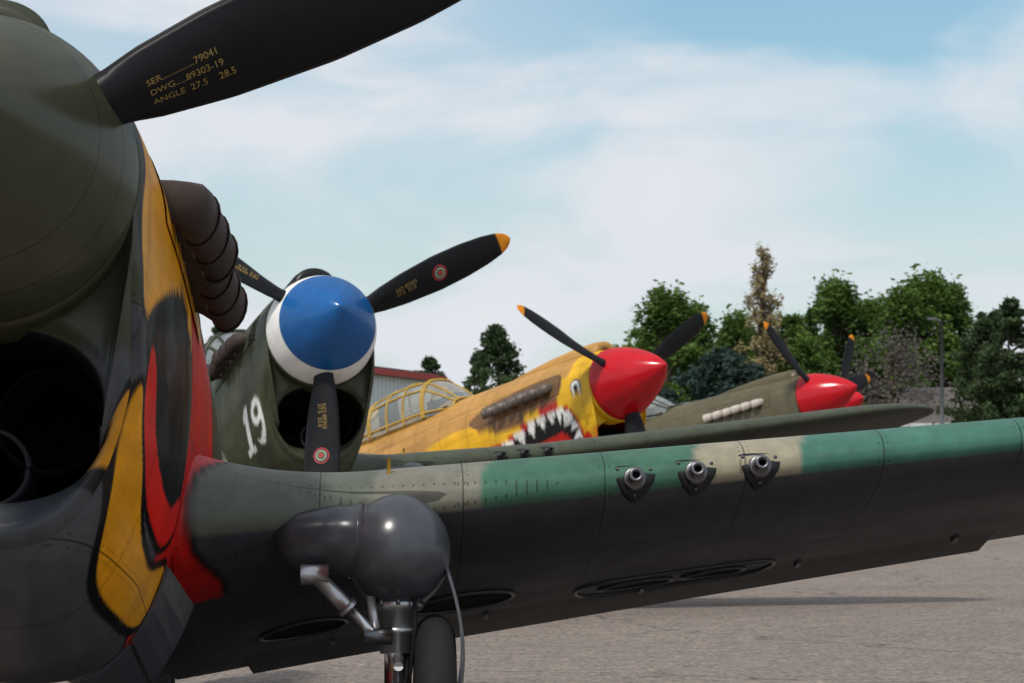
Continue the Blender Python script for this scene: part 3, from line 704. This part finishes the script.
# ------------------------------------------------------------ trees
def leafmat(name,c1,c2):
    m,nt,b=new_mat(name)
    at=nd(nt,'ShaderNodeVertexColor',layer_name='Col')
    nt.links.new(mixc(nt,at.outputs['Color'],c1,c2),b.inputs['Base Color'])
    b.inputs['Roughness'].default_value=.7; b.inputs['Specular IOR Level'].default_value=.25
    tr=nd(nt,'ShaderNodeBsdfTranslucent'); nt.links.new(mixc(nt,at.outputs['Color'],c1,c2),tr.inputs[0])
    ms=nd(nt,'ShaderNodeMixShader'); ms.inputs[0].default_value=.35; nt.links.new(b.outputs[0],ms.inputs[1]); nt.links.new(tr.outputs[0],ms.inputs[2])
    nt.links.new(ms.outputs[0],nt.nodes['Material Output'].inputs[0])
    return m
barkm=simple('bark',(.07,.05,.035),.9,0,.3,6)
def tree_mesh(name,kind,H,W,nl,leaf,seed,lm):
    r=np.random.default_rng(seed); parts=[]
    bend=[(0,0,0)]
    for i in range(1,7): bend.append((r.normal(0,.04*W*.3)+bend[-1][0],r.normal(0,.04*W*.3),H*i/6.6))
    parts.append(tube_geo(bend,list(np.linspace(.035*H*.55,.02,7)),8))
    cl=[]
    nc={'conifer':170,'column':90,'bare':110}.get(kind,150)
    ph=r.uniform(0,6.28,4)
    for i in range(nc):
        q=r.uniform(0,1); a=r.uniform(0,2*math.pi)
        lob=1+.16*math.sin(2*a+ph[0]+q*3)+.14*math.sin(3*a+ph[1]-q*7)
        if kind=='conifer': q=q**1.35; z=H*(.08+.90*q); R=W*.5*(1-q)**.75*(.75+.35*r.random())*lob; cr_=(.05+.075*(1-q))*W*.8
        elif kind=='column': z=H*(.15+.83*q); R=W*.5*math.sin(math.pi*(.12+.83*q))**.7*(.6+.5*r.random())*lob; cr_=.12*W
        elif kind=='bare': z=H*(.22+.77*q); R=W*.5*math.sin(math.pi*(.12+.84*q))*(.5+.5*r.random()); cr_=.09*W
        else: z=H*(.16+.80*q); R=W*.5*math.sin(math.pi*(.18+.78*q))**.6*(.55+.5*r.random())*lob; cr_=.08*W*(.6+.8*r.random())
        rad=R*math.sqrt(r.uniform(.12,1))
        p=np.array([rad*math.cos(a),rad*math.sin(a),z]); cl.append((p,cr_,r.random()))
        if i%2==0 or kind=='bare':
            z0=max(.1*H,z-(.12 if kind!='conifer' else .03)*H-rad*.3)
            parts.append(tube_geo([(0,0,z0),tuple(p*np.array([.5,.5,1])*1.0-np.array([0,0,(z-z0)*.4])),tuple(p)],[.008*H*.5,.005*H*.5,.01],5,False))
    V=[];F=[]
    for v,f in parts:
        o=len(V); V+=[tuple(x) for x in v]; F+=[tuple(i+o for i in q) for q in f]
    nb=len(F); nbv=len(V)
    idx=r.integers(0,len(cl),nl)
    cen=np.array([c[0] for c in cl])[idx]; cr2=np.array([c[1] for c in cl])[idx]; sh=np.array([c[2] for c in cl])[idx]
    d=r.normal(size=(nl,3)); d/=np.linalg.norm(d,axis=1)[:,None]; rr=r.random(nl)**.5*(1+.45*(r.random(nl)>.8))
    pos=cen+d*(cr2*rr)[:,None]*np.array([1,1,.75 if kind not in('column','bare') else 1.9])
    pos[:,2]=np.maximum(pos[:,2],.3)
    a=r.normal(size=(nl,3)); a/=np.linalg.norm(a,axis=1)[:,None]; b_=np.cross(a,r.normal(size=(nl,3))); b_/=np.linalg.norm(b_,axis=1)[:,None]
    sz=leaf*(.5+r.random(nl))[:,None]
    q=np.stack([pos-a*sz-b_*sz*.5,pos+a*sz*.2-b_*sz*.6,pos+a*sz+b_*sz*.2,pos-a*sz*.1+b_*sz*.6],1).reshape(-1,3)
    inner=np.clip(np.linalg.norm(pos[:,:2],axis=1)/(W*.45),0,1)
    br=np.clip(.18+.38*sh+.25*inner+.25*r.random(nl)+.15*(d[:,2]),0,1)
    V=np.concatenate([np.array(V),q]); fl=nbv+np.arange(nl*4).reshape(-1,4)
    F=F+[tuple(x) for x in fl]
    me=bpy.data.meshes.new(name); me.from_pydata([tuple(map(float,v)) for v in V],[],[tuple(map(int,f)) for f in F])
    me.materials.append(barkm); me.materials.append(lm)
    mi=np.zeros(len(F),dtype=np.int32); mi[nb:]=1; me.polygons.foreach_set('material_index',mi)
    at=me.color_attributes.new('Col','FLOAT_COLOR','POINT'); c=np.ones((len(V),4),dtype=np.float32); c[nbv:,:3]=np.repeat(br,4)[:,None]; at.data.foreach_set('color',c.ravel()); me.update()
    return me
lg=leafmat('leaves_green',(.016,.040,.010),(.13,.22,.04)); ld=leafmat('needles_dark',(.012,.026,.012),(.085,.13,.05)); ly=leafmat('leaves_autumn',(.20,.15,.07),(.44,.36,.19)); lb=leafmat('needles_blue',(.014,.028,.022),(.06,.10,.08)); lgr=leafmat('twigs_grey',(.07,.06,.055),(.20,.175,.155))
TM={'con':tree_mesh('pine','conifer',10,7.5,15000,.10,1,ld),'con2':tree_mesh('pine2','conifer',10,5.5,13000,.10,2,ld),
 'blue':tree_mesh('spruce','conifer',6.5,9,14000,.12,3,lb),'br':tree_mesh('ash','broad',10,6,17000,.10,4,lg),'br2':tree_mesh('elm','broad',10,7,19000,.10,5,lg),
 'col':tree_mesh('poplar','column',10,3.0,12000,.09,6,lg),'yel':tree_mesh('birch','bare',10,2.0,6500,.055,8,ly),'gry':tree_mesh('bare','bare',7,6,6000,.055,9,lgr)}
NM={'con':'pine_tree','con2':'pine_tree','blue':'spruce_tree','br':'ash_tree','br2':'elm_tree','col':'poplar_tree','yel':'birch_tree','gry':'bare_tree'}
HH={'blue':6.5,'gry':7}
def tree(k,px,D,toppy,wscale=1.0,rot=0):
    X=(px-512)/3000*D; H=1.2+(470-toppy)/3000*D; s=H/HH.get(k,10)
    o=bpy.data.objects.new(NM[k],TM[k]); sc.collection.objects.link(o)
    o.location=(X,D,0); o.scale=(s*wscale,s*wscale,s); o.rotation_euler=(0,0,rot)
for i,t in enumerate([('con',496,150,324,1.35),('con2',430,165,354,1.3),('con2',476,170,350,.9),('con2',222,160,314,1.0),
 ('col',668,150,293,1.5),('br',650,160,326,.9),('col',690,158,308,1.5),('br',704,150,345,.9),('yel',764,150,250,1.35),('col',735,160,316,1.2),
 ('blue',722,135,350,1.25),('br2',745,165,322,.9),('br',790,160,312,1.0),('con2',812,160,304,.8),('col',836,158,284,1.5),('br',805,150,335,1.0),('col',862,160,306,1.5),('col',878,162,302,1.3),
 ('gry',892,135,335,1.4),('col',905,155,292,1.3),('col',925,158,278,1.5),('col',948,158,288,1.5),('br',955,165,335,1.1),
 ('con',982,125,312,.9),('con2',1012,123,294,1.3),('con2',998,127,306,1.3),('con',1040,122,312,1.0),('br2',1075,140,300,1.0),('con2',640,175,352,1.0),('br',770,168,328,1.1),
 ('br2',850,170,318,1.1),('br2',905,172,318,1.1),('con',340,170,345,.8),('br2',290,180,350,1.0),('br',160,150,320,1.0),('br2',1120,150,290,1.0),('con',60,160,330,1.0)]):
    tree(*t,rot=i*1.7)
nl=26000
r=np.random.default_rng(5)
pos=np.stack([r.uniform(-150,170,nl),r.uniform(188,202,nl),np.zeros(nl)],1)
top=3.0+1.0*np.sin(pos[:,0]*.21)+.8*np.sin(pos[:,0]*.63+1)+.5*np.sin(pos[:,0]*1.7)
pos[:,2]=r.random(nl)**.7*top
a=r.normal(size=(nl,3)); a/=np.linalg.norm(a,axis=1)[:,None]; b_=np.cross(a,r.normal(size=(nl,3))); b_/=np.linalg.norm(b_,axis=1)[:,None]; s_=.42
q=np.stack([pos-a*s_-b_*s_*.5,pos+a*s_*.2-b_*s_*.6,pos+a*s_+b_*s_*.2,pos-a*s_*.1+b_*s_*.6],1).reshape(-1,3)
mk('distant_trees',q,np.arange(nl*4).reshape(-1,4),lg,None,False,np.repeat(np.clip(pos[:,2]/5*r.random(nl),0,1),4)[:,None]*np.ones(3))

# ------------------------------------------------------------ light
sun_dir=Vector((-.40,-.60,1.0)).normalized()
sl=bpy.data.lights.new('sun','SUN'); sl.energy=2.6; sl.angle=math.radians(8); sl.color=(1,.94,.86)
so=bpy.data.objects.new('sun',sl); sc.collection.objects.link(so); so.rotation_euler=sun_dir.to_track_quat('Z','Y').to_euler(); so.location=(0,0,30)
w=bpy.data.worlds.new('World'); sc.world=w; w.use_nodes=True; nt=w.node_tree; bg=nt.nodes['Background']; bg.inputs[1].default_value=.1
sky=nd(nt,'ShaderNodeTexSky',sky_type='NISHITA'); sky.sun_disc=False; sky.sun_elevation=math.asin(sun_dir.z); sky.sun_rotation=math.atan2(sun_dir.x,sun_dir.y); sky.air_density=1.2; sky.dust_density=.6; sky.ozone_density=2
tc=nd(nt,'ShaderNodeTexCoord'); mp=nd(nt,'ShaderNodeMapping'); mp.inputs['Scale'].default_value=(1,1,2.4); mp.inputs['Location'].default_value=(.3,0,.15); mp.inputs['Rotation'].default_value=(0,.16,0)
nt.links.new(tc.outputs['Generated'],mp.inputs[0])
n1=nd(nt,'ShaderNodeTexNoise'); n1.inputs['Scale'].default_value=9; n1.inputs['Detail'].default_value=8; n1.inputs['Roughness'].default_value=.5; n1.inputs['Distortion'].default_value=.5
nt.links.new(mp.outputs[0],n1.inputs['Vector'])
sp=nd(nt,'ShaderNodeSeparateXYZ'); nt.links.new(tc.outputs['Generated'],sp.inputs[0])
cx=math_n(nt,'SUBTRACT',sp.outputs[0],.12); cz=math_n(nt,'SUBTRACT',sp.outputs[2],.175)
dd=math_n(nt,'SQRT',math_n(nt,'ADD',math_n(nt,'MULTIPLY',math_n(nt,'MULTIPLY',cx,cx),.4),math_n(nt,'MULTIPLY',cz,cz)))
clr=nd(nt,'ShaderNodeMapRange'); clr.interpolation_type='SMOOTHSTEP'; clr.inputs[1].default_value=.01; clr.inputs[2].default_value=.11; clr.inputs[3].default_value=.62; clr.inputs[4].default_value=0; nt.links.new(dd,clr.inputs[0])
nf=nd(nt,'ShaderNodeMapRange'); nf.interpolation_type='SMOOTHSTEP'; nf.inputs[1].default_value=.36; nf.inputs[2].default_value=.64; nf.inputs[3].default_value=.42; nf.inputs[4].default_value=1.15; nt.links.new(n1.outputs['Fac'],nf.inputs[0])
fac=nd(nt,'ShaderNodeClamp'); nt.links.new(math_n(nt,'SUBTRACT',nf.outputs[0],clr.outputs[0]),fac.inputs[0])
cloud=mixc(nt,n1.outputs['Fac'],(6.6,7.2,8.0),(8.1,8.3,8.6))
skyt=mixc(nt,1.0,sky.outputs[0],(.84,1.04,1.12),'MULTIPLY')
nt.links.new(mixc(nt,fac.outputs[0],skyt,cloud),bg.inputs[0])

# ------------------------------------------------------------ camera
cam=bpy.data.cameras.new('camera'); cam.lens=3000/1024*36; cam.sensor_width=36; cam.clip_end=6000; cam.clip_start=.1
cam.dof.use_dof=True; cam.dof.focus_distance=10.5; cam.dof.aperture_fstop=13
co=bpy.data.objects.new('camera',cam); sc.collection.objects.link(co); co.location=(0,0,1.2); co.rotation_euler=(math.radians(90+2.453),0,0)
sc.camera=co
sc.view_settings.view_transform='Standard'; sc.view_settings.look='None'; sc.view_settings.exposure=0
